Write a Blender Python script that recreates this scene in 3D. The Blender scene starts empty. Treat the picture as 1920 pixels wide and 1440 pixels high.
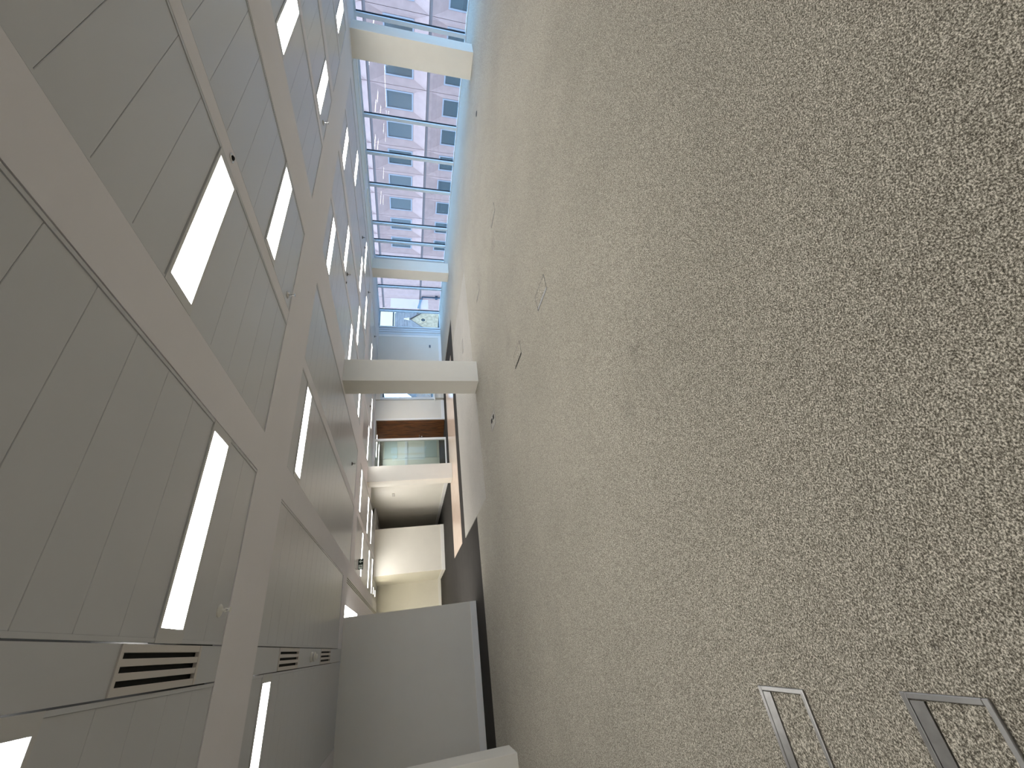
import bpy, bmesh, math, random
from mathutils import Matrix, Vector
random.seed(7)
S = bpy.context.scene
COL = S.collection

# ------------------------------------------------------------------ camera
YAW, PITCH, ROLL, EYE, FPX = 0.563175, 0.249012, -0.003040, 1.5, 768.62
cy, sy = math.cos(YAW), math.sin(YAW)
fwd = Vector((sy*math.cos(PITCH), cy*math.cos(PITCH), -math.sin(PITCH)))
rgt = Vector((cy, -sy, 0.0))
dwn = fwd.cross(rgt)
r2 = rgt*math.cos(ROLL) + dwn*math.sin(ROLL)
d2 = -rgt*math.sin(ROLL) + dwn*math.cos(ROLL)
cam_data = bpy.data.cameras.new('camera')
cam = bpy.data.objects.new('camera', cam_data)
COL.objects.link(cam)
cam_data.sensor_fit = 'HORIZONTAL'
cam_data.sensor_width = 36.0
cam_data.lens = 36.0*FPX/1920.0
cam_data.clip_start = 0.02
cam_data.clip_end = 500.0
M = Matrix.Identity(4)                       # the phone was held upright, the picture lies on its side
for i in range(3):
    M[i][0], M[i][1], M[i][2] = d2[i], r2[i], -fwd[i]
M.translation = Vector((0, 0, EYE))
cam.matrix_world = M
S.camera = cam

# ------------------------------------------------------------------ world, exposure
world = bpy.data.worlds.new('sky')
S.world = world
world.use_nodes = True
wn, wl = world.node_tree.nodes, world.node_tree.links
bg = wn['Background']
bg.inputs['Color'].default_value = (0.33, 0.60, 1.0, 1.0)
bg.inputs['Strength'].default_value = 9.0
LAMP = 20.5                                   # radiance of the ceiling lights
S.view_settings.view_transform = 'Standard'
S.view_settings.look = 'None'
S.view_settings.gamma = 1.0
S.view_settings.use_curve_mapping = False
S.view_settings.exposure = 0.0

# ------------------------------------------------------------------ helpers
def lin(r, g, b):
    def f(c):
        c /= 255.0
        return c/12.92 if c <= 0.04045 else ((c+0.055)/1.055)**2.4
    return (f(r), f(g), f(b), 1.0)

def mat(name, col, rough=0.6, spec=0.5, metal=0.0, noise=None, bump=None, coat=0.0):
    m = bpy.data.materials.new(name)
    m.use_nodes = True
    nt = m.node_tree
    p = nt.nodes['Principled BSDF']
    p.inputs['Base Color'].default_value = col
    p.inputs['Roughness'].default_value = rough
    p.inputs['Specular IOR Level'].default_value = spec
    p.inputs['Metallic'].default_value = metal
    p.inputs['Coat Weight'].default_value = coat
    tc = nt.nodes.new('ShaderNodeTexCoord')
    if noise:                                 # (scale, amount): a quiet mottling of the paint
        n = nt.nodes.new('ShaderNodeTexNoise')
        n.inputs['Scale'].default_value = noise[0]
        n.inputs['Detail'].default_value = 4
        nt.links.new(tc.outputs['Object'], n.inputs['Vector'])
        r = nt.nodes.new('ShaderNodeMapRange')
        r.inputs['From Min'].default_value = 0.3
        r.inputs['From Max'].default_value = 0.7
        r.inputs['To Min'].default_value = 1.0-noise[1]
        r.inputs['To Max'].default_value = 1.0+noise[1]
        nt.links.new(n.outputs['Fac'], r.inputs['Value'])
        mx = nt.nodes.new('ShaderNodeVectorMath')
        mx.operation = 'SCALE'
        mx.inputs[0].default_value = col[:3]
        nt.links.new(r.outputs['Result'], mx.inputs['Scale'])
        nt.links.new(mx.outputs['Vector'], p.inputs['Base Color'])
    if bump:                                  # (scale, strength, distance)
        n = nt.nodes.new('ShaderNodeTexNoise')
        n.inputs['Scale'].default_value = bump[0]
        n.inputs['Detail'].default_value = 3
        nt.links.new(tc.outputs['Object'], n.inputs['Vector'])
        b = nt.nodes.new('ShaderNodeBump')
        b.inputs['Strength'].default_value = bump[1]
        b.inputs['Distance'].default_value = bump[2]
        nt.links.new(n.outputs['Fac'], b.inputs['Height'])
        nt.links.new(b.outputs['Normal'], p.inputs['Normal'])
    return m

def emit(name, col, strength):
    m = bpy.data.materials.new(name)
    m.use_nodes = True
    nt = m.node_tree
    nt.nodes.remove(nt.nodes['Principled BSDF'])
    e = nt.nodes.new('ShaderNodeEmission')
    e.inputs['Color'].default_value = (*col, 1.0)
    e.inputs['Strength'].default_value = strength
    nt.links.new(e.outputs['Emission'], nt.nodes['Material Output'].inputs['Surface'])
    return m

def glass_mat(name, tint=(1, 1, 1), ior=1.5, haze=0.0):
    m = bpy.data.materials.new(name)
    m.use_nodes = True
    nt = m.node_tree
    nt.nodes.remove(nt.nodes['Principled BSDF'])
    t = nt.nodes.new('ShaderNodeBsdfTransparent')
    t.inputs['Color'].default_value = (*tint, 1.0)
    g = nt.nodes.new('ShaderNodeBsdfGlossy')
    g.inputs['Roughness'].default_value = 0.0
    f = nt.nodes.new('ShaderNodeLayerWeight')          # Schlick reflectance of a thin pane
    f.inputs['Blend'].default_value = 0.5
    pw = nt.nodes.new('ShaderNodeMath')
    pw.operation = 'POWER'
    pw.inputs[1].default_value = 5.0
    nt.links.new(f.outputs['Facing'], pw.inputs[0])
    r0 = ((ior-1)/(ior+1))**2
    ma = nt.nodes.new('ShaderNodeMath')
    ma.operation = 'MULTIPLY_ADD'
    ma.inputs[1].default_value = 1.0-r0
    ma.inputs[2].default_value = r0
    nt.links.new(pw.outputs['Value'], ma.inputs[0])
    x = nt.nodes.new('ShaderNodeMixShader')
    nt.links.new(ma.outputs['Value'], x.inputs['Fac'])
    nt.links.new(t.outputs['BSDF'], x.inputs[1])
    nt.links.new(g.outputs['BSDF'], x.inputs[2])
    last = x
    if haze:
        d = nt.nodes.new('ShaderNodeBsdfDiffuse')
        d.inputs['Color'].default_value = (0.8, 0.85, 0.85, 1)
        y = nt.nodes.new('ShaderNodeMixShader')
        y.inputs['Fac'].default_value = haze
        nt.links.new(x.outputs['Shader'], y.inputs[1])
        nt.links.new(d.outputs['BSDF'], y.inputs[2])
        last = y
    nt.links.new(last.outputs['Shader'], nt.nodes['Material Output'].inputs['Surface'])
    return m

def carpet_mat(name, dark, mid, light, scale=440.0, stains=()):
    m = bpy.data.materials.new(name)
    m.use_nodes = True
    nt = m.node_tree
    p = nt.nodes['Principled BSDF']
    p.inputs['Roughness'].default_value = 0.95
    p.inputs['Specular IOR Level'].default_value = 0.15
    p.inputs['Sheen Weight'].default_value = 0.10
    p.inputs['Sheen Roughness'].default_value = 0.5
    tc = nt.nodes.new('ShaderNodeTexCoord')
    mp = nt.nodes.new('ShaderNodeMapping')
    mp.inputs['Scale'].default_value = (1.0, 1.25, 1.0)
    mp.inputs['Rotation'].default_value = (0, 0, 0.5)
    nt.links.new(tc.outputs['Object'], mp.inputs['Vector'])
    n = nt.nodes.new('ShaderNodeTexNoise')
    n.inputs['Scale'].default_value = scale
    n.inputs['Detail'].default_value = 2.5
    n.inputs['Roughness'].default_value = 0.65
    nt.links.new(mp.outputs['Vector'], n.inputs['Vector'])
    n2 = nt.nodes.new('ShaderNodeTexNoise')
    n2.inputs['Scale'].default_value = scale*0.36
    n2.inputs['Detail'].default_value = 1.5
    nt.links.new(mp.outputs['Vector'], n2.inputs['Vector'])
    av = nt.nodes.new('ShaderNodeMath')
    av.operation = 'ADD'
    nt.links.new(n.outputs['Fac'], av.inputs[0])
    nt.links.new(n2.outputs['Fac'], av.inputs[1])
    n4 = nt.nodes.new('ShaderNodeTexNoise')
    n4.inputs['Scale'].default_value = scale*0.15
    n4.inputs['Detail'].default_value = 1.0
    nt.links.new(mp.outputs['Vector'], n4.inputs['Vector'])
    a4 = nt.nodes.new('ShaderNodeMath')
    a4.operation = 'MULTIPLY_ADD'
    a4.inputs[1].default_value = 0.28
    nt.links.new(n4.outputs['Fac'], a4.inputs[0])
    nt.links.new(av.outputs['Value'], a4.inputs[2])
    hf = nt.nodes.new('ShaderNodeMath')
    hf.operation = 'MULTIPLY'
    hf.inputs[1].default_value = 0.4386
    nt.links.new(a4.outputs['Value'], hf.inputs[0])
    cr = nt.nodes.new('ShaderNodeValToRGB')
    e = cr.color_ramp.elements
    e[0].position, e[0].color = 0.405, dark
    e[1].position, e[1].color = 0.595, light
    k = e.new(0.50)
    k.color = mid
    nt.links.new(hf.outputs['Value'], cr.inputs['Fac'])
    w = nt.nodes.new('ShaderNodeTexNoise')           # wear: broad soft stains
    w.inputs['Scale'].default_value = 0.9
    w.inputs['Detail'].default_value = 5
    w.inputs['Roughness'].default_value = 0.6
    nt.links.new(tc.outputs['Object'], w.inputs['Vector'])
    r = nt.nodes.new('ShaderNodeMapRange')
    r.inputs['From Min'].default_value = 0.32
    r.inputs['From Max'].default_value = 0.6
    r.inputs['To Min'].default_value = 0.92
    r.inputs['To Max'].default_value = 1.02
    nt.links.new(w.outputs['Fac'], r.inputs['Value'])
    n3 = nt.nodes.new('ShaderNodeTexNoise')
    n3.inputs['Scale'].default_value = 14.0
    n3.inputs['Detail'].default_value = 3
    nt.links.new(tc.outputs['Object'], n3.inputs['Vector'])
    fac = r.outputs['Result']
    for (sx_, sy_, rad, dep) in stains:              # single dirty spots
        dn = nt.nodes.new('ShaderNodeVectorMath')
        dn.operation = 'DISTANCE'
        dn.inputs[1].default_value = (sx_, sy_, 0.006)
        nt.links.new(tc.outputs['Object'], dn.inputs[0])
        ad = nt.nodes.new('ShaderNodeMath')
        ad.operation = 'MULTIPLY_ADD'
        ad.inputs[1].default_value = rad*1.6
        nt.links.new(n3.outputs['Fac'], ad.inputs[0])
        nt.links.new(dn.outputs['Value'], ad.inputs[2])
        q = nt.nodes.new('ShaderNodeMapRange')
        q.interpolation_type = 'SMOOTHSTEP'
        q.inputs['From Min'].default_value = rad*0.5
        q.inputs['From Max'].default_value = rad*1.9
        q.inputs['To Min'].default_value = 1.0-dep
        q.inputs['To Max'].default_value = 1.0
        nt.links.new(ad.outputs['Value'], q.inputs['Value'])
        mu = nt.nodes.new('ShaderNodeMath')
        mu.operation = 'MULTIPLY'
        nt.links.new(fac, mu.inputs[0])
        nt.links.new(q.outputs['Result'], mu.inputs[1])
        fac = mu.outputs['Value']
    v = nt.nodes.new('ShaderNodeVectorMath')
    v.operation = 'SCALE'
    nt.links.new(cr.outputs['Color'], v.inputs[0])
    nt.links.new(fac, v.inputs['Scale'])
    nt.links.new(v.outputs['Vector'], p.inputs['Base Color'])
    b = nt.nodes.new('ShaderNodeBump')
    b.inputs['Strength'].default_value = 0.6
    b.inputs['Distance'].default_value = 0.006
    nt.links.new(hf.outputs['Value'], b.inputs['Height'])
    nt.links.new(b.outputs['Normal'], p.inputs['Normal'])
    return m

def wood_mat(name, a, b, axis=(1, 8, 8), rough=0.3, scale=3.0):
    m = bpy.data.materials.new(name)
    m.use_nodes = True
    nt = m.node_tree
    p = nt.nodes['Principled BSDF']
    p.inputs['Roughness'].default_value = rough
    tc = nt.nodes.new('ShaderNodeTexCoord')
    mp = nt.nodes.new('ShaderNodeMapping')
    mp.inputs['Scale'].default_value = axis
    n = nt.nodes.new('ShaderNodeTexNoise')
    n.inputs['Scale'].default_value = scale
    n.inputs['Detail'].default_value = 6
    n.inputs['Distortion'].default_value = 0.6
    cr = nt.nodes.new('ShaderNodeValToRGB')
    cr.color_ramp.elements[0].position, cr.color_ramp.elements[0].color = 0.32, a
    cr.color_ramp.elements[1].position, cr.color_ramp.elements[1].color = 0.68, b
    nt.links.new(tc.outputs['Object'], mp.inputs['Vector'])
    nt.links.new(mp.outputs['Vector'], n.inputs['Vector'])
    nt.links.new(n.outputs['Fac'], cr.inputs['Fac'])
    nt.links.new(cr.outputs['Color'], p.inputs['Base Color'])
    return m

class MB:
    """collects solids, then links them as ONE mesh object"""
    def __init__(s):
        s.b = bmesh.new()
    def box(s, x0, x1, y0, y1, z0, z1, bevel=0.0):
        r = bmesh.ops.create_cube(s.b, size=1.0)
        for v in r['verts']:
            v.co = Vector((x0+(v.co.x+.5)*(x1-x0), y0+(v.co.y+.5)*(y1-y0), z0+(v.co.z+.5)*(z1-z0)))
        if bevel:
            es = list({e for v in r['verts'] for e in v.link_edges})
            bmesh.ops.bevel(s.b, geom=es, offset=bevel, segments=1, affect='EDGES', profile=0.5)
        return s
    def cyl(s, p, q, r1, r2=None, seg=20):
        p, q = Vector(p), Vector(q)
        d = q-p
        R = bmesh.ops.create_cone(s.b, cap_ends=True, segments=seg, radius1=r1, radius2=r1 if r2 is None else r2, depth=d.length)
        T = Matrix.Translation((p+q)/2) @ d.to_track_quat('Z', 'Y').to_matrix().to_4x4()
        bmesh.ops.transform(s.b, matrix=T, verts=R['verts'])
        return s
    def poly(s, pts):
        s.b.faces.new([s.b.verts.new(p) for p in pts])
        return s
    def prism(s, pts, d):
        """extrude a planar outline by vector d"""
        d = Vector(d)
        a = [s.b.verts.new(p) for p in pts]
        b = [s.b.verts.new(Vector(p)+d) for p in pts]
        n = len(pts)
        s.b.faces.new(a)
        s.b.faces.new(b[::-1])
        for i in range(n):
            s.b.faces.new([a[i], b[i], b[(i+1) % n], a[(i+1) % n]])
        return s
    def lathe(s, prof, seg=24, at=(0, 0, 0)):
        rings = []
        for r, z in prof:
            rings.append([s.b.verts.new((at[0]+r*math.cos(2*math.pi*k/seg), at[1]+r*math.sin(2*math.pi*k/seg), at[2]+z)) for k in range(seg)])
        for i in range(len(rings)-1):
            for k in range(seg):
                s.b.faces.new([rings[i][k], rings[i][(k+1) % seg], rings[i+1][(k+1) % seg], rings[i+1][k]])
        s.b.faces.new(rings[0][::-1])
        s.b.faces.new(rings[-1])
        return s
    def mesh(s, name, m):
        bmesh.ops.recalc_face_normals(s.b, faces=s.b.faces)
        me = bpy.data.meshes.new(name)
        s.b.to_mesh(me)
        s.b.free()
        me.materials.append(m)
        return me
    def build(s, name, m, parent=None, loc=None):
        me = s.mesh(name, m)
        return put(name, me, parent, loc)

def put(name, me, parent=None, loc=None):
    o = bpy.data.objects.new(name, me)
    COL.objects.link(o)
    if parent is not None:
        o.parent = parent
    if loc is not None:
        o.location = loc
    return o

def empty(name, loc=(0, 0, 0)):
    o = bpy.data.objects.new(name, None)
    COL.objects.link(o)
    o.location = loc
    o.empty_display_size = 0.1
    return o

def tag(o, label, cat, group=None, kind=None):
    o['label'] = label
    o['category'] = cat
    if group:
        o['group'] = group
    if kind:
        o['kind'] = kind
    return o

def struct(o, label=None):
    o['kind'] = 'structure'
    if label:
        o['label'] = label
    return o

def copy_tree(o, parent=None):
    c = o.copy()
    COL.objects.link(c)
    c.parent = parent
    for ch in o.children:
        copy_tree(ch, c)
    return c

# ------------------------------------------------------------------ materials
WALL = mat('wall_paint', lin(237, 233, 223), 0.7, 0.3, noise=(3.0, 0.012))
COLP = mat('column_paint', lin(232, 229, 220), 0.65, 0.35, noise=(4.0, 0.015))
SKIRT = mat('skirting_paint', lin(250, 249, 246), 0.4, 0.5)
PLANK = mat('ceiling_metal_paint', lin(205, 207, 211), 0.30, 0.5, bump=(2.2, 0.05, 0.01))
BAND = mat('ceiling_board_paint', lin(236, 234, 238), 0.75, 0.3, noise=(2.0, 0.012))
VOID = mat('ceiling_void', (0.10, 0.10, 0.10, 1), 0.9, 0.1)
BLACK = mat('black_duct', (0.004, 0.004, 0.004, 1), 0.6, 0.2)
VENTP = mat('vent_paint', lin(214, 209, 205), 0.45, 0.4)
WHITEP = mat('white_plastic', lin(235, 234, 228), 0.35, 0.5)
STEEL = mat('brushed_steel', (0.31, 0.305, 0.30, 1), 0.32, 0.5, metal=1.0, noise=(30, 0.10))
CHROME = mat('chrome', (0.65, 0.65, 0.65, 1), 0.18, 0.5, metal=1.0)
ALU = mat('white_aluminium', lin(222, 230, 236), 0.4, 0.5)
GASKET = mat('dark_gasket', (0.015, 0.02, 0.03, 1), 0.5, 0.4)
CARPET = carpet_mat('carpet_pile', lin(70, 66, 57), lin(142, 136, 123), lin(230, 224, 210),
                    stains=((1.54, 1.99, 0.12, 0.25), (1.66, 1.86, 0.06, 0.15), (1.23, 2.26, 0.13, 0.20), (0.02, 1.10, 0.016, 0.7), (3.79, 4.85, 0.30, 0.16), (6.05, 4.83, 0.28, 0.20), (1.22, 1.12, 0.008, 0.7), (-0.19, 1.13, 0.02, 0.5), (6.5, 6.3, 0.5, 0.12)))
CARPET2 = carpet_mat('carpet_pile_turned', lin(110, 106, 99), lin(160, 156, 148), lin(212, 208, 200))
VINYL = mat('dark_floor_sheet', lin(60, 58, 56), 0.9, 0.04, noise=(1.5, 0.06))
OAK = wood_mat('pale_oak_strip', lin(204, 180, 162), lin(224, 203, 187), (1.2, 14, 1), 0.22)
DOORW = wood_mat('walnut_door', lin(62, 34, 12), lin(128, 78, 34), (9, 9, 0.8), 0.35)
GLASS = glass_mat('window_glass', (0.93, 0.97, 0.98), 1.45)
GLASSP = glass_mat('partition_glass', (0.92, 0.97, 0.95), 1.25)
LITE = emit('lamp_diffuser', (1.0, 0.975, 0.93), LAMP)
LITEW = emit('warm_lamp_diffuser', (1.0, 0.93, 0.70), LAMP*1.6)
LAMPB = mat('lamp_trim', lin(208, 208, 208), 0.4, 0.4)
STONE = mat('pink_stone', (0.40, 0.205, 0.156, 1), 0.85, 0.2, noise=(2.5, 0.10))
STONEJ = mat('stone_joint', (0.16, 0.10, 0.085, 1), 0.9, 0.1)
FWIN = mat('facade_window_frame', (0.27, 0.20, 0.185, 1), 0.5, 0.4)
FPANE = mat('facade_pane', (0.085, 0.066, 0.055, 1), 0.15, 0.25)
FPANE2 = mat('facade_pane_dark', (0.045, 0.04, 0.034, 1), 0.15, 0.2)
SLATE = mat('slate_roof', (0.14, 0.10, 0.085, 1), 0.7, 0.3, noise=(1.2, 0.25))
RUBBLE = mat('rubble_stone', (0.46, 0.30, 0.18, 1), 0.95, 0.1, noise=(2.2, 0.3))
RENDER = mat('pale_render', (0.60, 0.38, 0.22, 1), 0.9, 0.1, noise=(0.4, 0.03))
TARMAC = mat('tarmac', lin(110, 110, 112), 0.95, 0.1, noise=(0.5, 0.1))
SIGNG = mat('sign_green', lin(14, 34, 26), 0.35, 0.5)
SIGNW = mat('sign_white', lin(222, 232, 226), 0.5, 0.4)
PANELB = mat('bluish_panel', lin(196, 212, 214), 0.25, 0.5)
PANELW = mat('pale_panel', lin(226, 230, 224), 0.4, 0.5)

H = 2.78                                      # ceiling height
XW = 13.85                                    # window wall
YE = 15.36                                    # end wall

# ------------------------------------------------------------------ floor
floor = struct(MB().box(-7.2, XW+0.25, -4.2, 24.0, -0.30, -0.006).build('floor', VINYL))
cp = MB()
cp.box(-7.0, XW, -4.0, 7.89, -0.006, 0.006)
cp.box(-7.0, 2.33, 7.89, 9.16, -0.006, 0.006)
cp.build('carpet', CARPET, floor)
cp = MB()
cp.box(2.33, 8.705, 7.894, 11.34, -0.006, 0.006)
o = cp.build('carpet', CARPET2, floor)
o['label'] = 'paler carpet length laid with its pile turned'
cp = MB()
cp.box(8.711, XW, 7.894, 11.36, -0.006, 0.006)
cp.box(9.95, XW, 11.36, YE, -0.006, 0.006)
cp.build('carpet', CARPET, floor)
MB().box(2.36, 8.9, 12.16, 14.45, -0.006, -0.002).build('wood_strip', OAK, floor)

# ------------------------------------------------------------------ ceiling
ceiling = struct(MB().box(-7.2, XW+0.2, -4.2, 24.0, 2.95, 3.15).build('ceiling', VOID))
FIELDS = {'A': (-1.33, -0.01), 'B': (0.20, 1.52), 'C': (1.88, 3.20), 'D': (3.36, 4.68),
          'E': (5.41, 6.73), 'F': (6.87, 8.19), 'G': (8.46, 9.78), 'H': (9.88, 11.20)}
PITCHY = 0.32
ROWS = [(-0.97, 3.83, 15), (4.68, 10.76, 19), (11.58, 20.86, 29)]      # y0, y1, planks
LIGHTS = {'A': [1.91, 5.00, -0.97], 'B': [2.87], 'C': [1.91, 5.00, -0.97, 13.18, 15.74, 17.34],
          'D': [2.87, 11.90, 14.46, 16.06], 'E': [1.91, 5.00, 7.88, 10.12, 13.18, -0.97],
          'F': [3.19, 6.28, 8.84, 13.82, -0.01], 'G': [5.00, 8.52, 10.12, 12.54, -0.97], 'H': [3.19, 6.28, 9.16, -0.01]}
ZP = H+0.008
INSET = 0.026

def plank_mesh():
    b = MB()
    b.box(-0.66+INSET, 0.66-INSET, -0.159, 0.159, 0.0, 0.03, 0.002)
    return b.mesh('ceiling_plank', PLANK)
PM = plank_mesh()
far_planks = bmesh.new()
lamp_slots = []
far_b = MB()
for key, (x0, x1) in FIELDS.items():
    xm = (x0+x1)/2
    for (ya, yb, n) in ROWS:
        p = (yb-ya)/n
        for k in range(n):
            yc = ya+(k+.5)*p
            hit = [l for l in LIGHTS[key] if abs(l+0.16-yc) < 0.17]
            if hit:
                lamp_slots.append((key, yc, hit[0]))
                continue
            if key == 'B' and yc > 9.8:
                continue
            if yc > 15.3 and x0 > 5.3:
                continue
            if key in 'CD' and yc > 18.1 and xm > 3:
                continue
            vis = (0.6 < yc < 7.9) and xm > -1.4 and not (xm > 5.4 and yc < 1.0)
            if vis:
                put('ceiling_plank', PM, ceiling, (xm, yc, ZP))
            else:
                far_b.box(x0+INSET, x1-INSET, yc-p/2+0.001, yc+p/2-0.001, ZP, ZP+0.03)
o = far_b.build('ceiling_plank_run', PLANK, ceiling)
o['kind'] = 'stuff'

for key, (x0, x1) in FIELDS.items():           # edge angles that carry the plank ends
    tb = MB()
    for (ya, yb, n) in ROWS:
        yb2 = min(yb, 9.8 if key == 'B' else 15.3 if x0 > 5.3 else 18.1 if key == 'D' else yb)
        if yb2 <= ya:
            continue
        for (a, b) in ((x0+0.006, x0+INSET), (x1-INSET, x1-0.006)):
            tb.box(a, b, ya, yb2, H+0.003, H+0.012)
    tb.build('edge_angle', PLANK, ceiling)

def cbox(name, x0, x1, y0, y1, z=H, m=BAND, t=0.06):
    return MB().box(x0, x1, y0, y1, z, z+t).build(name, m, ceiling)
Y0, Y1 = -4.0, 20.9
# long boards between the plank fields
for (a, b) in ((1.52, 1.88), (4.68, 5.41), (8.19, 8.46)):
    for (ya, yb) in ((Y0, 3.83), (4.68, 10.37 if a < 2 else 10.76), (11.58, 15.3)):
        if not (a < 2 and ya > 11):
            cbox('ceiling_board', a, b, ya, yb)
cbox('ceiling_board', -7.0, 11.20, 3.83, 4.68)
cbox('ceiling_board', 1.88, 11.20, 10.76, 11.58)
cbox('ceiling_board', -7.0, 0.20, 10.76, 11.58)
cbox('ceiling_board', 1.56, 1.88, 10.37, 20.9)
cbox('ceiling_board', 1.01, 1.41, 10.37, 20.9)
cbox('ceiling_board', 0.20, 1.01, 13.06, 20.9)
cbox('ceiling_board', -7.0, -1.33, Y0, 3.83)
cbox('ceiling_board', -7.0, -1.33, 4.68, 10.76)
cbox('ceiling_board', -3.0, 0.20, 11.58, 20.9)
cbox('ceiling_board', -1.33, 11.20, -4.0, -0.97)
cbox('ceiling_board', 0.20, 1.52, 9.80, 10.37)
cbox('ceiling_board', 5.25, 12.0, 20.9, 24.0)
cbox('ceiling_board', 5.36, 9.2, 15.3, 20.9)
cbox('ceiling_board', 3.36, 5.41, 18.1, 24.0, z=H+0.001)
# plain margin by the windows, stepping up to the window head
cbox('ceiling_board', 11.20, 11.68, Y0, YE)
cbox('ceiling_board', 11.72, 12.66, Y0, YE)
cbox('ceiling_board', 12.66, XW+0.1, Y0, YE+0.1, z=2.845)
# narrow strips between plank pairs
VENTS = [(2.58, 3.48), (5.47, 6.40), (7.95, 8.92)]
def strip(x0, x1, cuts, m=BAND):
    for (ya, yb) in ((Y0+3.03, 3.83), (4.68, 10.76), (11.58, 15.3 if x0 > 5 else 20.9)):
        y = ya
        for (ca, cb) in sorted(cuts):
            if ya < ca < yb:
                cbox('ceiling_strip', x0, x1, y, ca, z=H+0.002, m=m)
                y = cb
        cbox('ceiling_strip', x0, x1, y, yb, z=H+0.002, m=m)
strip(-0.008, 0.198, VENTS, PLANK)
strip(3.20, 3.36, [])
strip(6.73, 6.87, [])
strip(9.78, 9.88, [])

# ------------------------------------------------------------------ walls and baseboards
def wall(name, *boxes, m=WALL):
    b = MB()
    for q in boxes:
        b.box(*q)
    return struct(b.build(name, m))
def base(name, *boxes):
    b = MB()
    for q in boxes:
        b.box(*q)
    return struct(b.build(name, SKIRT))
wall('wall_end', (9.98, 12.36, YE, YE+0.16, 0, 2.95), (9.0, 9.98, YE+0.02, YE+0.16, 0, 0.40), (8.92, 9.98, YE, YE+0.16, 2.60, 2.95), (12.36, 14.0, YE, YE+0.16, 2.845, 2.95))
wall('wall_door_side', (8.03, 8.90, YE+0.04, YE+0.20, 0, 2.95), (7.04, 8.03, YE+0.04, YE+0.20, 2.735, 2.95))
wall('wall_corridor', (5.25, 5.36, 14.21, 23.4, 0, 2.95))
wall('wall_block', (2.60, 4.38, 18.18, 20.955, 0, 2.95))
wall('wall_rear', (-3.2, 2.60, 20.95, 21.1, 0, 2.95), (4.2, 5.36, 22.6, 22.75, 0, 2.95))
wall('wall_passage', (4.26, 4.38, 20.9, 23.0, 0, 2.95))
wall('wall_partition', (-6.9, 0.755, 10.35, 10.47, 0, 2.95))
wall('wall_left', (-7.15, -7.0, -4.1, 10.4, 0, 2.95))
wall('wall_behind', (-7.1, XW+0.2, -4.15, -4.0, 0, 2.95))
wall('wall_side', (-3.2, -3.05, 10.47, 21.0, 0, 2.95))
wall('wall_room_back', (5.36, 9.2, 19.30, 19.45, 0, 2.95))
wall('wall_room_side', (8.98, 9.12, YE+0.17, 19.3, 0, 2.95))
base('baseboard_end', (9.98, 12.36, YE-0.016, YE, 0, 0.13))
base('baseboard_door_side', (8.03, 8.90, YE+0.024, YE+0.04, 0, 0.13))
base('baseboard_corridor', (5.234, 5.25, 14.21, 22.6, 0, 0.13))
base('baseboard_block', (2.584, 4.38, 18.164, 18.18, 0, 0.14), (2.584, 2.60, 18.18, 20.95, 0, 0.14))
base('baseboard_rear', (-3.0, 2.584, 20.934, 20.95, 0, 0.13))
base('baseboard_partition', (-6.9, 0.755, 10.334, 10.35, 0, 0.13))
# thin trim that frames the end wall beside the window jamb
struct(MB().box(12.24, 12.36, YE-0.012, YE, 0.13, 2.78).build('trim_1', SKIRT))

# ------------------------------------------------------------------ windows
MULL = [-3.7, -2.1, -0.5, 1.1, 2.7, 4.33, 5.12, 6.72, 7.85, 8.97, 10.52, 11.34, 12.15, 13.80, YE]
for i in range(len(MULL)-1):
    a, b = MULL[i], MULL[i+1]
    w = struct(empty('window_%d' % (i+1), (XW, (a+b)/2, 0)))
    hw = (b-a)/2
    f = MB()
    f.box(-0.08, 0.0, hw-0.045, hw+0.045, 0.0, 2.845)          # mullion on the far side
    f.box(-0.045, 0.03, -hw+0.045, hw-0.045, 0.0, 0.035)
    f.box(-0.045, 0.03, -hw+0.045, hw-0.045, 2.80, 2.845)
    f.build('frame', ALU, w)
    g = MB()
    g.box(0.0, 0.03, hw-0.07, hw-0.045, 0.035, 2.80)
    g.box(0.0, 0.03, -hw+0.045, -hw+0.06, 0.035, 2.80)
    g.build('gasket', GASKET, w)
    MB().box(0.010, 0.016, -hw+0.045, hw-0.045, 0.035, 2.80).build('pane', GLASS, w)
# the glazed return in the end wall
w = struct(empty('window_15', (13.37, YE, 0)))
f = MB()
f.box(-0.545, 0.50, -0.02, 0.05, 0.0, 0.035)
f.box(-0.545, 0.50, -0.02, 0.05, 2.80, 2.845)
f.box(-0.62, -0.545, -0.05, 0.06, 0.0, 2.845)
f.box(-0.74, -0.655, -0.04, 0.06, 0.0, 2.845)
f.box(-0.87, -0.775, -0.05, 0.06, 0.0, 2.845)
f.box(-1.01, -0.87, -0.02, 0.06, 0.0, 2.845)
f.build('frame', ALU, w)
MB().box(-0.90, -0.56, 0.0, 0.05, 0.0, 2.84).build('gasket', GASKET, w)
MB().box(-0.545, 0.47, 0.010, 0.016, 0.035, 2.80).build('pane', GLASS, w)
# the low-silled window beside the door
w = struct(empty('window_16', (9.46, YE, 0.40)))
f = MB()
f.box(-0.53, 0.53, -0.01, 0.07, 0.0, 0.05)
f.box(-0.53, 0.53, -0.01, 0.07, 2.12, 2.20)
f.box(-0.53, -0.44, -0.01, 0.07, 0.05, 2.12)
f.box(0.44, 0.53, -0.01, 0.07, 0.05, 2.12)
f.build('frame', ALU, w)
MB().box(-0.60, 0.56, -0.06, 0.0, -0.03, 0.0).build('sill', SKIRT, w)
MB().box(-0.44, 0.44, 0.02, 0.026, 0.05, 2.12).build('pane', GLASS, w)

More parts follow.
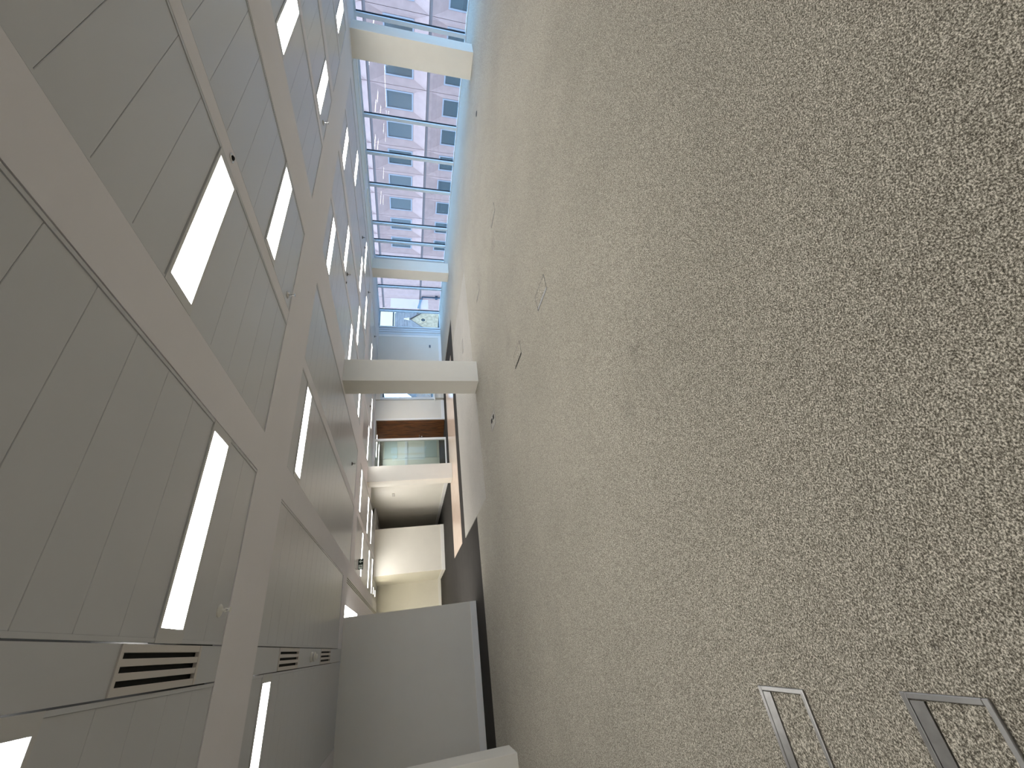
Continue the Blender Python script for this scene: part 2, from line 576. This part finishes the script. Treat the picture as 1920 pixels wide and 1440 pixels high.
# ------------------------------------------------------------------ columns
def column(x0, x1, y0, y1, label):
    o = MB().box(0, x1-x0, 0, y1-y0, 0, 2.95, 0.004).build('column', COLP, None, (x0, y0, 0))
    return tag(o, label, 'column', 'square columns of the office')
column(4.775, 5.305, 7.45, 7.98, 'white square column in the middle of the open floor')
column(4.825, 5.365, 13.68, 14.21, 'white square column at the end of the corridor wall beside the wood strip')
column(11.89, 12.39, 4.00, 4.58, 'white square column by the windows nearest the camera')
column(11.97, 12.50, 11.06, 11.52, 'white square column by the far end of the windows')
column(-1.94, -1.40, 7.41, 7.98, 'white square column at the picture edge in front of the grey partition')

# ------------------------------------------------------------------ ceiling lights
LBL = {
 ('A', 1.91): 'lit ceiling light cut off at the picture corner beside the nearest slotted vent',
 ('A', 5.00): 'lit ceiling light running out of the picture beside the grey partition',
 ('B', 2.87): 'longest lit ceiling light, beside the nearest slotted air vent',
 ('C', 1.91): 'largest lit ceiling light beside the wide diagonal ceiling board, below a round sensor',
 ('C', 5.00): 'lit ceiling light straight above and in front of the middle column',
 ('D', 2.87): 'lit ceiling light across the narrow strip from the largest one',
 ('E', 1.91): 'lit ceiling light cut by the picture edge next to the second wide board',
 ('F', 3.19): 'lit ceiling light ending at a sprinkler near the nearest window column',
 ('E', 5.00): 'lit ceiling light just past the crossing boards, nearest of the row to the windows',
 ('F', 6.28): 'lit ceiling light with a sprinkler at its end, second from the crossing boards',
 ('G', 5.00): 'small lit ceiling light just past the cross board near the windows',
 ('H', 3.19): 'lit ceiling light cut by the picture edge above the nearest window column',
 ('H', 6.28): 'small lit ceiling light closest to the windows in the middle of their run',
 ('H', 9.16): 'lit ceiling light crossed by a dark sprinkler near the far window column',
 ('G', 8.52): 'lit ceiling light alongside the far window column, second row from the windows',
 ('F', 8.84): 'lit ceiling light in line with the middle column, between two others near the windows',
 ('E', 7.88): 'lit ceiling light ending at the top of the middle column on its window side',
 ('G', 10.12): 'narrow lit ceiling light towards the glazed corner of the windows',
 ('G', 12.54): 'narrow lit ceiling light above the pale end wall with the socket',
 ('E', 10.12): 'lit ceiling light starting behind the middle column on its corridor side',
 ('F', 13.82): 'thin lit ceiling light above the wall beside the wooden door',
 ('E', 13.18): 'thin lit ceiling light above the wooden door and glass partition',
 ('D', 11.90): 'thin lit ceiling light above the far corridor column',
 ('D', 14.46): 'thin lit ceiling light above the corridor wall, nearer of two',
 ('D', 16.06): 'thin lit ceiling light above the corridor wall, farther of two',
 ('C', 13.18): 'thin lit ceiling light partly behind the hanging exit sign',
 ('C', 15.74): 'thin lit ceiling light just past the exit sign, nearer of a pair',
 ('C', 17.34): 'thin lit ceiling light just past the exit sign, farther of a pair',
 ('C', 18.30): 'short warm lit ceiling light beside the white block, nearer one',
 ('C', 19.26): 'short warm lit ceiling light by the rear wall, farthest of all',
}
def light_meshes(m):
    f = MB()
    L, W = 0.655, 0.157
    a, b = 0.585, 0.130
    f.box(-L, L, -W, -b, 0.0, 0.03)
    f.box(-L, L, b, W, 0.0, 0.03)
    f.box(-L, -a, -b, b, 0.0, 0.03)
    f.box(a, L, -b, b, 0.0, 0.03)
    g = MB().box(-a, a, -b, b, 0.010, 0.022)
    return f.mesh('frame', LAMPB), g.mesh('diffuser', m)
FM, DM = light_meshes(LITE)
FM2, DM2 = light_meshes(LITEW)
for key, yc, l0 in lamp_slots:
    x0, x1 = FIELDS[key]
    e = empty('ceiling_light', ((x0+x1)/2, yc, H))
    lb = LBL.get((key, l0))
    far = l0 > 18
    put('frame', FM2 if far else FM, e)
    put('diffuser', DM2 if far else DM, e)
    if lb:
        tag(e, lb, 'light', 'recessed strip lights of the office ceiling')
    else:
        tag(e, 'unseen strip light added in the ceiling behind the camera', 'light', 'unseen strip lights added behind the camera')  # unseen lamps added to brighten the near ceiling and carpet
for (x, y) in ((-4.4, 6.60), (-1.9, 14.2), (-1.9, 16.8), (-0.7, 18.8), (-0.7, 20.2), (0.2, 17.6)):
    e = empty('ceiling_light', (x, y, H-0.024))
    put('frame', FM2 if y > 17 else FM, e)
    put('diffuser', DM2 if y > 17 else DM, e)
    if y < 10:
        tag(e, 'unseen strip light added in the ceiling left of the picture', 'light')  # lamp added out of view to light the partition front
    else:
        tag(e, 'unseen strip light added behind the grey partition', 'light', 'unseen strip lights added behind the partition')  # added fill lamps, never in view, that lift the rear wall
SFM = MB().box(-0.13, 0.13, -0.13, -0.11, 0, 0.02).box(-0.13, 0.13, 0.11, 0.13, 0, 0.02).box(-0.13, -0.11, -0.11, 0.11, 0, 0.02).box(0.11, 0.13, -0.11, 0.11, 0, 0.02).mesh('frame', LAMPB)
SDM = MB().box(-0.11, 0.11, -0.11, 0.11, 0.004, 0.016).mesh('diffuser', LITEW)
for (y, key) in ((18.40, ('C', 18.30)), (19.35, ('C', 19.26))):
    e = empty('ceiling_light', (2.13, y, H-0.012))
    put('frame', SFM, e)
    put('diffuser', SDM, e)
    tag(e, LBL[key], 'light', 'small warm lights by the rear wall')
# luminous ceiling panel past the partition
e = empty('luminous_panel', (0.6, 12.0, H))
MB().box(-0.385, 0.395, -1.59, 1.02, 0.012, 0.03).build('diffuser', LITE, e)
f = MB()
f.box(0.395, 0.41, -1.63, 1.06, 0, 0.03)
f.box(-0.40, -0.385, -1.63, 1.06, 0, 0.03)
f.box(-0.385, 0.395, -1.63, -1.59, 0, 0.03)
f.box(-0.385, 0.395, 1.02, 1.06, 0, 0.03)
f.box(0.22, 0.235, -1.59, 1.02, 0.004, 0.012)
f.build('frame', LAMPB, e)
tag(e, 'bright wide light panel in the ceiling just over the edge of the grey partition', 'light')

# ------------------------------------------------------------------ outside: pink stone office block across the street
XF, PY, PZ = 30.0, 1.885, 3.60
bld = empty('office_building', (XF, 12.0, -12.0))
tag(bld, 'pink stone office block with square windows across the street', 'building')
BZ = 12.0; BY = -12.0                         # offsets into the local frame
core = MB().box(0.42, 14.0, -26.0, 21.1, 0.0, 23.4)
core.build('wall', STONEJ, bld)
def bay_meshes():
    hw, ww = PY/2-0.012, 0.56
    z0, z1 = 0.09, PZ-0.09
    w0, w1 = 0.91, 2.63
    D = 0.30
    s = MB()
    o = [(0, -hw, z0), (0, hw, z0), (0, hw, z1), (0, -hw, z1)]
    i = [(D, -ww, w0), (D, ww, w0), (D, ww, w1), (D, -ww, w1)]
    bk = [(0.42, -hw, z0), (0.42, hw, z0), (0.42, hw, z1), (0.42, -hw, z1)]
    ib = [(0.42, -ww, w0), (0.42, ww, w0), (0.42, ww, w1), (0.42, -ww, w1)]
    for k in range(4):
        n = (k+1) % 4
        s.poly([o[k], o[n], i[n], i[k]])
        s.poly([o[k], bk[k], bk[n], o[n]])
        s.poly([i[k], i[n], ib[n], ib[k]])
    f = MB()
    t = 0.085
    f.box(0.27, 0.36, -ww, -ww+t, w0, w1)
    f.box(0.27, 0.36, ww-t, ww, w0, w1)
    f.box(0.27, 0.36, -ww+t, ww-t, w0, w0+t)
    f.box(0.27, 0.36, -ww+t, ww-t, w1-t, w1)
    p = MB().box(0.33, 0.34, -ww+t, ww-t, w0+t, w1-t)
    p2 = MB().box(0.33, 0.34, -ww+t, ww-t, w0+t, w1-t)
    return s.mesh('stone_panel', STONE), f.mesh('window', FWIN), p.mesh('pane', FPANE), p2.mesh('pane', FPANE2)
SM, WM, PM1, PM2 = bay_meshes()
for row, zb in enumerate((-3.30, 0.30, 3.90, -6.90)):
    for k in range(-8, 7):
        yc = 13.52+PY*k
        loc = Vector((0, yc-12.0, zb+BZ))
        put('stone_panel', SM, bld, loc)
        wi = put('window', WM, bld, loc)
        put('pane', PM2 if (row == 0 or (k*7+row) % 5 == 0) else PM1, wi)
plain = MB()
BM = MB().box(0.0, 0.42, -PY/2+0.012, PY/2-0.012, 0.09, PZ-0.09).mesh('stone_panel', STONE)
for zb in (-6.90, -3.30, 0.30, 3.90):
    for k in range(7, 11):
        put('stone_panel', BM, bld, Vector((0, 13.52+PY*k-12.0, zb+BZ)))
for zb in (-6.90, -3.30, 0.30, 3.90, 7.50):
    MB().box(0.05, 0.42, -26, 21.0, zb+BZ-0.088, zb+BZ+0.088).build('joint_course', STONEJ, bld)
MB().box(0.0, 0.5, -26, 21.0, 19.6, 23.4).build('parapet_wall', STONE, bld)
dp = MB()
dp.cyl((-0.15, 19.0, 2.0), (-0.15, 19.0, 12.1), 0.075)
dp.cyl((-0.15, 19.0, 12.1), (-0.15, 20.6, 12.5), 0.075)
dp.box(-0.26, -0.02, 18.85, 19.15, 10.6, 10.85)
dp.build('drainpipe', GASKET, bld)

# church and far houses beyond the glazed corner
ch = empty('church', (43.3, 50.0, -12.0))
tag(ch, 'stone church with a slate roof and round gable window beyond the glazed corner', 'church')
B = 12.0
MB().box(-7.0, 7.0, 2.0, 12.0, 0.0, B+0.3).build('nave_wall', RUBBLE, ch)
r = MB().prism([(-7.3, 1.6, B+0.1), (-7.3, 7.0, B+3.75), (-7.3, 12.4, B+0.1)], (14.6, 0, 0))
nr = r.build('nave_roof', SLATE, ch)
sl = MB()
for k in range(16):
    t = (k+0.5)/16.0
    y, z = 1.6+5.4*t, B+0.1+3.65*t
    sl.box(-7.3, 7.3, y-0.03, y+0.05, z, z+0.06)
sl.build('slate_courses', SLATE, nr)
MB().prism([(-1.7, 0.0, 0.0), (1.7, 0.0, 0.0), (1.7, 0.0, B-1.0), (0.05, 0.0, B+1.05), (-1.7, 0.0, B-1.0)], (0, 2.2, 0)).build('gable_wall', RUBBLE, ch)
gr = MB()
gr.prism([(-1.85, -0.12, B-1.15), (0.05, -0.12, B+1.2), (0.05, -0.12, B+1.4), (-2.0, -0.12, B-1.12)], (0, 6.0, 0))
gr.prism([(1.85, -0.12, B-1.15), (0.05, -0.12, B+1.2), (0.05, -0.12, B+1.4), (2.0, -0.12, B-1.12)], (0, 6.0, 0))
gr.build('gable_roof', SLATE, ch)
rw = MB()
for k in range(24):
    a, c = 2*math.pi*k/24, 2*math.pi*(k+1)/24
    rw.prism([(0.32*math.cos(a), -0.06, B-0.8+0.32*math.sin(a)), (0.46*math.cos(a), -0.06, B-0.8+0.46*math.sin(a)),
              (0.46*math.cos(c), -0.06, B-0.8+0.46*math.sin(c)), (0.32*math.cos(c), -0.06, B-0.8+0.32*math.sin(c))], (0, 0.08, 0))
ro = rw.build('round_window', RENDER, ch)
MB().cyl((0, -0.01, B-0.8), (0, 0.03, B-0.8), 0.33, seg=24).build('pane', FPANE2, ro)
MB().prism([(-0.16, -0.2, B+1.3), (0.26, -0.2, B+1.3), (0.05, -0.2, B+2.1)], (0, 0.2, 0)).build('finial', RENDER, ch)
hs = empty('rendered_house', (62.0, 74.0, -12.0))
tag(hs, 'pale rendered block rising behind the church roof', 'building')
MB().box(-6, 9, 0, 10, 0, B+3.2).build('stone_wall', RUBBLE, hs)
for (z0, z1) in ((3.75, 4.6), (4.9, 7.6), (8.0, 9.4)):
    MB().box(-6.5, 9, 1.0, 10, B+z0, B+z1).build('render_wall', RENDER, hs)
MB().box(-6.3, 9, 1.3, 9.8, B+3.2, B+9.0).build('window_band', GASKET, hs)
hs2 = empty('far_terrace', (30.0, 60.0, -12.0))
tag(hs2, 'pale terrace seen through the low-silled window beside the door', 'building')
MB().box(-7, 5.2, 0, 9, 0, B+5.0).build('wall', RENDER, hs2)
MB().prism([(-7.3, -0.3, B+5.0), (-7.3, 4.5, B+7.6), (-7.3, 9.3, B+5.0)], (12.1, 0, 0)).build('roof', SLATE, hs2)
struct(MB().box(-40, 160, -120, 160, -12.4, -12.0).build('ground', TARMAC))

# ------------------------------------------------------------------ door, glass partition, room behind
d = struct(empty('door_1', (8.02, YE+0.06, 0)))
d.rotation_euler = (0, 0, 0)
ang = math.atan2(16.30-15.42, 7.58-8.01)       # leaf swung into the room
leaf = MB().box(0.0, 0.97, -0.022, 0.022, 0.01, 2.72).build('door_leaf', DOORW, d)
leaf.rotation_euler = (0, 0, ang)
hd = MB()
for s in (-1, 1):
    hd.cyl((0.90, 0.022*s, 1.02), (0.90, 0.075*s, 1.02), 0.011)
    hd.cyl((0.90, 0.070*s, 1.02), (0.77, 0.070*s, 1.02), 0.010)
    hd.cyl((0.90, 0.022*s, 0.92), (0.90, 0.032*s, 0.92), 0.024)
hd.build('handle', CHROME, leaf)
for z in (0.22, 1.15, 2.15, 2.5):
    MB().cyl((0.0, 0.0, z-0.05), (0.0, 0.0, z+0.05), 0.014).build('hinge', STEEL, leaf)
struct(MB().box(7.98, 8.03, YE+0.02, YE+0.16, 0, 2.735).box(7.04, 7.98, YE+0.02, YE+0.16, 2.735, 2.79).build('trim_2', SKIRT))
gp = empty('glass_partition', (6.2, YE, 0))
tag(gp, 'glazed partition with white frame between the wooden door and the corridor wall', 'partition')
f = MB()
f.box(0.84, 0.93, -0.03, 0.06, 0.0, 2.78)
f.box(-0.84, 0.84, -0.02, 0.05, 0.0, 0.05)
f.box(-0.84, 0.84, -0.02, 0.05, 2.70, 2.78)
f.box(-0.86, -0.84, -0.02, 0.05, 0.0, 2.78)
f.build('frame', SKIRT, gp)
MB().box(-0.84, -0.002, 0.010, 0.02, 0.05, 2.70).build('pane', GLASSP, gp)
MB().box(0.002, 0.84, 0.010, 0.02, 0.05, 2.70).build('pane', GLASSP, gp)
def cupboard(x0, x1, m, label):
    c = empty('tall_cupboard', ((x0+x1)/2, 19.3, 0))
    hw = (x1-x0)/2-0.004
    MB().box(-hw, hw, -0.42, 0, 0, 2.62).build('body', PANELW, c)
    dr = MB().box(-hw+0.02, hw-0.02, -0.44, -0.42, 1.98, 2.56).build('upper_panel', m, c)
    MB().box(-hw+0.02, hw-0.02, -0.44, -0.42, 0.72, 1.48).build('middle_panel', PANELW, c)
    MB().box(-hw+0.02, hw-0.02, -0.44, -0.42, 0.12, 0.70).build('lower_panel', m, c)
    MB().box(-hw+0.02, hw-0.02, -0.46, -0.42, 1.50, 1.62).build('rail', ALU, c)
    tag(c, label, 'cupboard', 'cupboards behind the glass partition')
cupboard(7.72, 8.62, PANELB, 'pale tall unit with bluish panels seen through the glass partition')
cupboard(6.82, 7.72, PANELW, 'white tall unit beside the bluish-panelled one behind the glass partition')
for (yy, lb) in ((16.6, 'thin light in the room behind the glass, nearer one'), (18.0, 'thin light in the room behind the glass, farther one')):
    e = empty('ceiling_light', (7.5, yy, H-0.03))
    put('frame', FM, e)
    put('diffuser', DM, e)
    tag(e, lb, 'light', 'lights in the room behind the glass')

# ------------------------------------------------------------------ air vents
def vent(y0, y1, label):
    x0, x1 = -0.007, 0.197
    e = empty('air_vent', ((x0+x1)/2, (y0+y1)/2, H))
    hx, hy = (x1-x0)/2, (y1-y0)/2
    f = MB()
    mg, en = 0.034, 0.028
    f.box(-hx, hx, -hy, -hy+en, -0.006, 0.016)
    f.box(-hx, hx, hy-en, hy, -0.006, 0.016)
    f.box(-hx, -hx+mg, -hy+en, hy-en, -0.004, 0.016)
    f.box(hx-mg, hx, -hy+en, hy-en, -0.004, 0.016)
    f.build('frame', VENTP, e)
    w = 2*hx-2*mg
    s, g = 0.030, (w-2*0.030)/3.0
    for k in range(2):
        xs = -hx+mg+g*(k+1)+s*k
        MB().box(xs, xs+s, -hy+en, hy-en, -0.004, 0.016).build('slat', VENTP, e)
    MB().box(-hx, hx, -hy, hy, 0.024, 0.034).build('duct', BLACK, e)
    tag(e, label, 'air vent', 'slotted vents in the narrow ceiling strip')
vent(VENTS[0][0], VENTS[0][1], 'slotted ceiling air vent nearest the camera')
vent(VENTS[1][0], VENTS[1][1], 'slotted ceiling air vent between the cross board and the smoke detector')
vent(VENTS[2][0], VENTS[2][1], 'small slotted ceiling air vent between smoke detector and grey partition')
e = empty('slot_diffuser', (1.485, 15.0, H))
for k in range(4):
    MB().box(-0.074+k*0.0425, -0.074+k*0.0425+0.016, -4.6, 5.8, -0.003, 0.006).build('slat', SKIRT, e)
MB().box(-0.074, 0.074, -4.6, 5.8, 0.008, 0.018).build('duct', BLACK, e)
MB().box(-0.074, 0.074, -4.62, -4.6, -0.003, 0.05).build('end_cap', SKIRT, e)
tag(e, 'long three-slot air diffuser running to the rear wall past the exit sign', 'air vent')
# perimeter pelmet panels in front of the window head
for (a, b, lb) in ((4.62, 7.85, 'pale pelmet panel with bright edge above the windows, nearer length'), (8.35, 11.0, 'pale pelmet panel with bright edge above the windows, farther length')):
    h2 = (b-a)/2
    e = MB().box(-0.42, 0.42, -h2, h2, -0.012, 0.0).build('pelmet_panel', PANELW, ceiling, (12.2, (a+b)/2, H))
    MB().box(0.42, 0.50, -h2, h2, -0.03, 0.0).build('edge_strip', SKIRT, e)

# ------------------------------------------------------------------ sprinklers, sensors, detector
def sprinkler(x, y, label, m=WHITEP):
    e = empty('sprinkler', (x, y, H))
    MB().lathe([(0.042, 0.012), (0.042, 0.0), (0.030, -0.008), (0.014, -0.012)], 24).build('escutcheon', m, e)
    b = MB()
    b.cyl((0, 0, 0.0), (0, 0, -0.034), 0.010, 0.008, 12)
    b.cyl((0.012, 0, -0.03), (0.004, 0, -0.062), 0.003, seg=8)
    b.cyl((-0.012, 0, -0.03), (-0.004, 0, -0.062), 0.003, seg=8)
    b.build('body', m, e)
    d_ = MB().cyl((0, 0, -0.062), (0, 0, -0.065), 0.018, seg=16)
    d_.build('deflector', m, e)
    tag(e, label, 'sprinkler', 'pendent sprinklers of the ceiling')
sprinkler(0.41, 3.66, 'white sprinkler head between the longest light and the cross board')
sprinkler(3.49, 3.70, 'sprinkler head at the end of the narrow strip by the cross board', CHROME)
sprinkler(7.13, 3.68, 'sprinkler head at the light near the nearest window column', CHROME)
DK = mat('dull_brass', (0.10, 0.09, 0.08, 1), 0.4, 0.5, metal=0.8)
sprinkler(7.09, 6.78, 'dark sprinkler head at the end of the second light past the crossing', DK)
sprinkler(10.30, 8.38, 'dark sprinkler head closest to the windows', DK)
sprinkler(10.62, 9.02, 'dark sprinkler head in front of a thin light near the far window column', DK)
sprinkler(10.26, 10.56, 'dark sprinkler head above the far window column', DK)
sprinkler(10.70, 13.45, 'dark sprinkler head above the pale end wall', DK)
sprinkler(3.95, 9.85, 'dark sprinkler head above the far corridor column', DK)
sprinkler(7.45, 13.3, 'dark sprinkler head above the wall beside the wooden door', DK)
def sensor(x, y, label, m):
    e = empty('ceiling_sensor', (x, y, H+0.002))
    MB().lathe([(0.036, 0.004), (0.036, -0.004), (0.028, -0.010)], 24).build('ring', CHROME, e)
    MB().lathe([(0.020, 0.0), (0.020, -0.012), (0.010, -0.020)], 20).build('lens', m, e)
    tag(e, label, 'sensor', 'round ceiling sensors')
sensor(3.285, 2.05, 'small round sensor in the strip beside the largest light', BLACK)
sensor(6.80, 6.74, 'small dark round sensor in the strip past the crossing boards', BLACK)
sensor(9.83, 9.26, 'tiny dark round sensor in the strip near the windows', BLACK)
e = empty('smoke_detector', (0.095, 7.22, H+0.002))
MB().lathe([(0.060, 0.004), (0.060, -0.020), (0.054, -0.026)], 28).build('base', WHITEP, e)
MB().lathe([(0.036, -0.024), (0.036, -0.040)], 24).build('neck', VENTP, e)
MB().lathe([(0.054, -0.038), (0.056, -0.050), (0.048, -0.058)], 28).build('head', WHITEP, e)
MB().lathe([(0.030, -0.056), (0.034, -0.070), (0.022, -0.084), (0.008, -0.088)], 24).build('cap', WHITEP, e)
tag(e, 'white round smoke detector between two slotted vents', 'detector')

# ------------------------------------------------------------------ exit sign
e = empty('exit_sign', (2.05, 12.0, 2.605))
MB().box(-0.125, 0.125, 0.0, 0.03, 0.0, 0.125, 0.003).build('panel', SIGNG, e)
MB().box(-0.13, 0.13, -0.012, 0.042, 0.125, 0.165, 0.004).build('housing', VENTP, e)
MB().box(-0.10, -0.08, 0.008, 0.022, 0.165, 0.183).box(0.08, 0.10, 0.008, 0.022, 0.165, 0.183).build('hanger', VENTP, e)
a = MB()
a.prism([(0.052, -0.002, 0.014), (0.072, -0.002, 0.014), (0.072, -0.002, 0.075), (0.052, -0.002, 0.075)], (0, 0.003, 0))
a.prism([(0.026, -0.002, 0.062), (0.034, -0.002, 0.050), (0.062, -0.002, 0.082), (0.062, -0.002, 0.108)], (0, 0.003, 0))
a.prism([(0.098, -0.002, 0.062), (0.090, -0.002, 0.050), (0.062, -0.002, 0.082), (0.062, -0.002, 0.108)], (0, 0.003, 0))
a.build('arrow', SIGNW, e)
dr = MB()
dr.box(-0.112, -0.016, -0.002, 0.001, 0.014, 0.112)
dr.build('doorway', SIGNW, e)
rm = MB()
def limb(b, p, q, r):
    b.cyl((p[0], -0.0035, p[1]), (q[0], -0.0035, q[1]), r, seg=8)
mm = MB()
limb(mm, (-0.052, 0.078), (-0.060, 0.052), 0.0065)
limb(mm, (-0.060, 0.052), (-0.044, 0.036), 0.005)
limb(mm, (-0.044, 0.036), (-0.048, 0.016), 0.0045)
limb(mm, (-0.060, 0.052), (-0.072, 0.034), 0.005)
limb(mm, (-0.072, 0.034), (-0.088, 0.030), 0.0045)
limb(mm, (-0.052, 0.078), (-0.034, 0.066), 0.004)
limb(mm, (-0.034, 0.066), (-0.024, 0.072), 0.004)
limb(mm, (-0.054, 0.078), (-0.074, 0.072), 0.004)
mm.cyl((-0.046, -0.006, 0.094), (-0.046, 0.0, 0.094), 0.009, seg=12)
mm.build('running_figure', SIGNG, e)
tag(e, 'dark green exit sign with up arrow and running figure hanging from the ceiling', 'exit sign')

# ------------------------------------------------------------------ wall plates
e = empty('wall_socket', (11.735, YE, 0.52))
MB().box(-0.075, 0.075, -0.012, 0, -0.043, 0.043, 0.003).build('plate', mat('grey_plate', lin(150, 160, 170), 0.4), e)
MB().box(-0.05, -0.012, -0.014, -0.012, -0.02, 0.02).box(0.012, 0.05, -0.014, -0.012, -0.02, 0.02).build('outlet', BLACK, e)
tag(e, 'grey double socket on the pale end wall', 'socket')
e = empty('wall_grille', (5.25, 16.5, 2.03))
MB().box(-0.012, 0, -0.19, 0.19, -0.045, 0.045, 0.003).build('plate', mat('beige_plate', lin(176, 168, 150), 0.5), e)
MB().box(-0.014, -0.012, -0.16, -0.01, -0.03, 0.03).box(-0.014, -0.012, 0.01, 0.16, -0.03, 0.03).build('insert', VENTP, e)
tag(e, 'small beige plate high on the corridor wall', 'wall plate')

# ------------------------------------------------------------------ floor boxes
RIMD = mat('dark_rim', lin(92, 92, 90), 0.5, 0.4)
def floor_box(x0, x1, y0, y1, label, wide, thin=0.014, lid=CARPET, open_=False, rim=None, raise_=0.006):
    """steel-rimmed access lid; wide = (side, width) of the broad steel edge"""
    e = empty('floor_box', ((x0+x1)/2, (y0+y1)/2, 0.006))
    hx, hy = (x1-x0)/2, (y1-y0)/2
    t = {'x0': thin, 'x1': thin, 'y0': thin, 'y1': thin}
    f = MB()
    f.box(-hx, hx, -hy, -hy+t['y0'], -0.01, raise_, 0.002)
    f.box(-hx, hx, hy-t['y1'], hy, -0.01, raise_, 0.002)
    f.box(-hx, -hx+t['x0'], -hy+t['y0'], hy-t['y1'], -0.01, raise_, 0.002)
    f.box(hx-t['x1'], hx, -hy+t['y0'], hy-t['y1'], -0.01, raise_, 0.002)
    f.build('rim', rim or STEEL, e)
    g = 0.003
    ix0, ix1, iy0, iy1 = -hx+thin+g, hx-thin-g, -hy+thin+g, hy-thin-g
    if wide:
        side, w = wide
        p = MB()
        if side == 'y1':
            p.box(ix0, ix1, iy1-w, iy1, -0.008, raise_-0.002); iy1 -= w+g
        elif side == 'x0':
            p.box(ix0, ix0+w, iy0, iy1, -0.008, raise_-0.002); ix0 += w+g
        p.build('cable_flap', STEEL, e)
    if open_:
        MB().box(ix0, ix1, iy0, iy1, -0.009, 0.002).build('tray', CARPET2, e)
        for k in range(2):
            yy = iy0+0.08+0.16*k
            MB().box(ix0+0.12, ix0+0.19, yy, yy+0.08, 0.002, 0.010).build('outlet', BLACK, e)
    else:
        MB().box(ix0, ix1, iy0, iy1, -0.009, 0.003).build('lid', lid, e)
    MB().box(-hx+0.004, hx-0.004, -hy+0.004, hy-0.004, -0.0115, -0.0095).build('gap', BLACK, e)
    tag(e, label, 'floor box', 'steel-rimmed floor boxes in the carpet')
floor_box(-0.70, -0.325, 1.700, 1.945, 'steel-rimmed floor box at the picture edge, second from the corner', ('y1', 0.042), 0.017, raise_=0.010)
floor_box(-0.70, -0.305, 1.065, 1.305, 'largest steel-rimmed floor box at the picture corner', ('y1', 0.042), 0.017, raise_=0.010)
floor_box(3.20, 3.43, 3.08, 3.455, 'steel-rimmed floor box in the open carpet nearest the windows side', ('x0', 0.03), 0.009, rim=RIMD, raise_=0.003)
floor_box(3.20, 3.43, 4.30, 4.68, 'thin-rimmed floor box in front of the middle column, mid carpet', ('x0', 0.02), 0.009, rim=RIMD, raise_=0.002)
floor_box(3.18, 3.45, 6.28, 6.68, 'open floor box with two black outlets beside the middle column', None, 0.009, open_=True)
floor_box(6.42, 6.66, 4.39, 4.77, 'faint thin-rimmed floor box between the middle and nearest window column', ('x0', 0.02), 0.009, rim=RIMD, raise_=0.003)
floor_box(6.40, 6.61, 6.34, 6.72, 'faint thin-rimmed floor box behind the others towards the far window column', ('x0', 0.02), 0.009, rim=RIMD, raise_=0.003)
floor_box(6.86, 7.22, 9.06, 9.28, 'dark-edged floor box in the paler carpet behind the middle column', None, 0.012, raise_=0.008)
e = empty('cable_grommet', (10.10, 4.52, 0.006))
MB().lathe([(0.06, -0.004), (0.06, 0.006), (0.045, 0.008)], 20).build('ring', GASKET, e)
MB().lathe([(0.040, 0.0), (0.040, 0.008)], 20).build('cap', BLACK, e)
tag(e, 'small black cable grommet in the carpet near the windows', 'grommet')
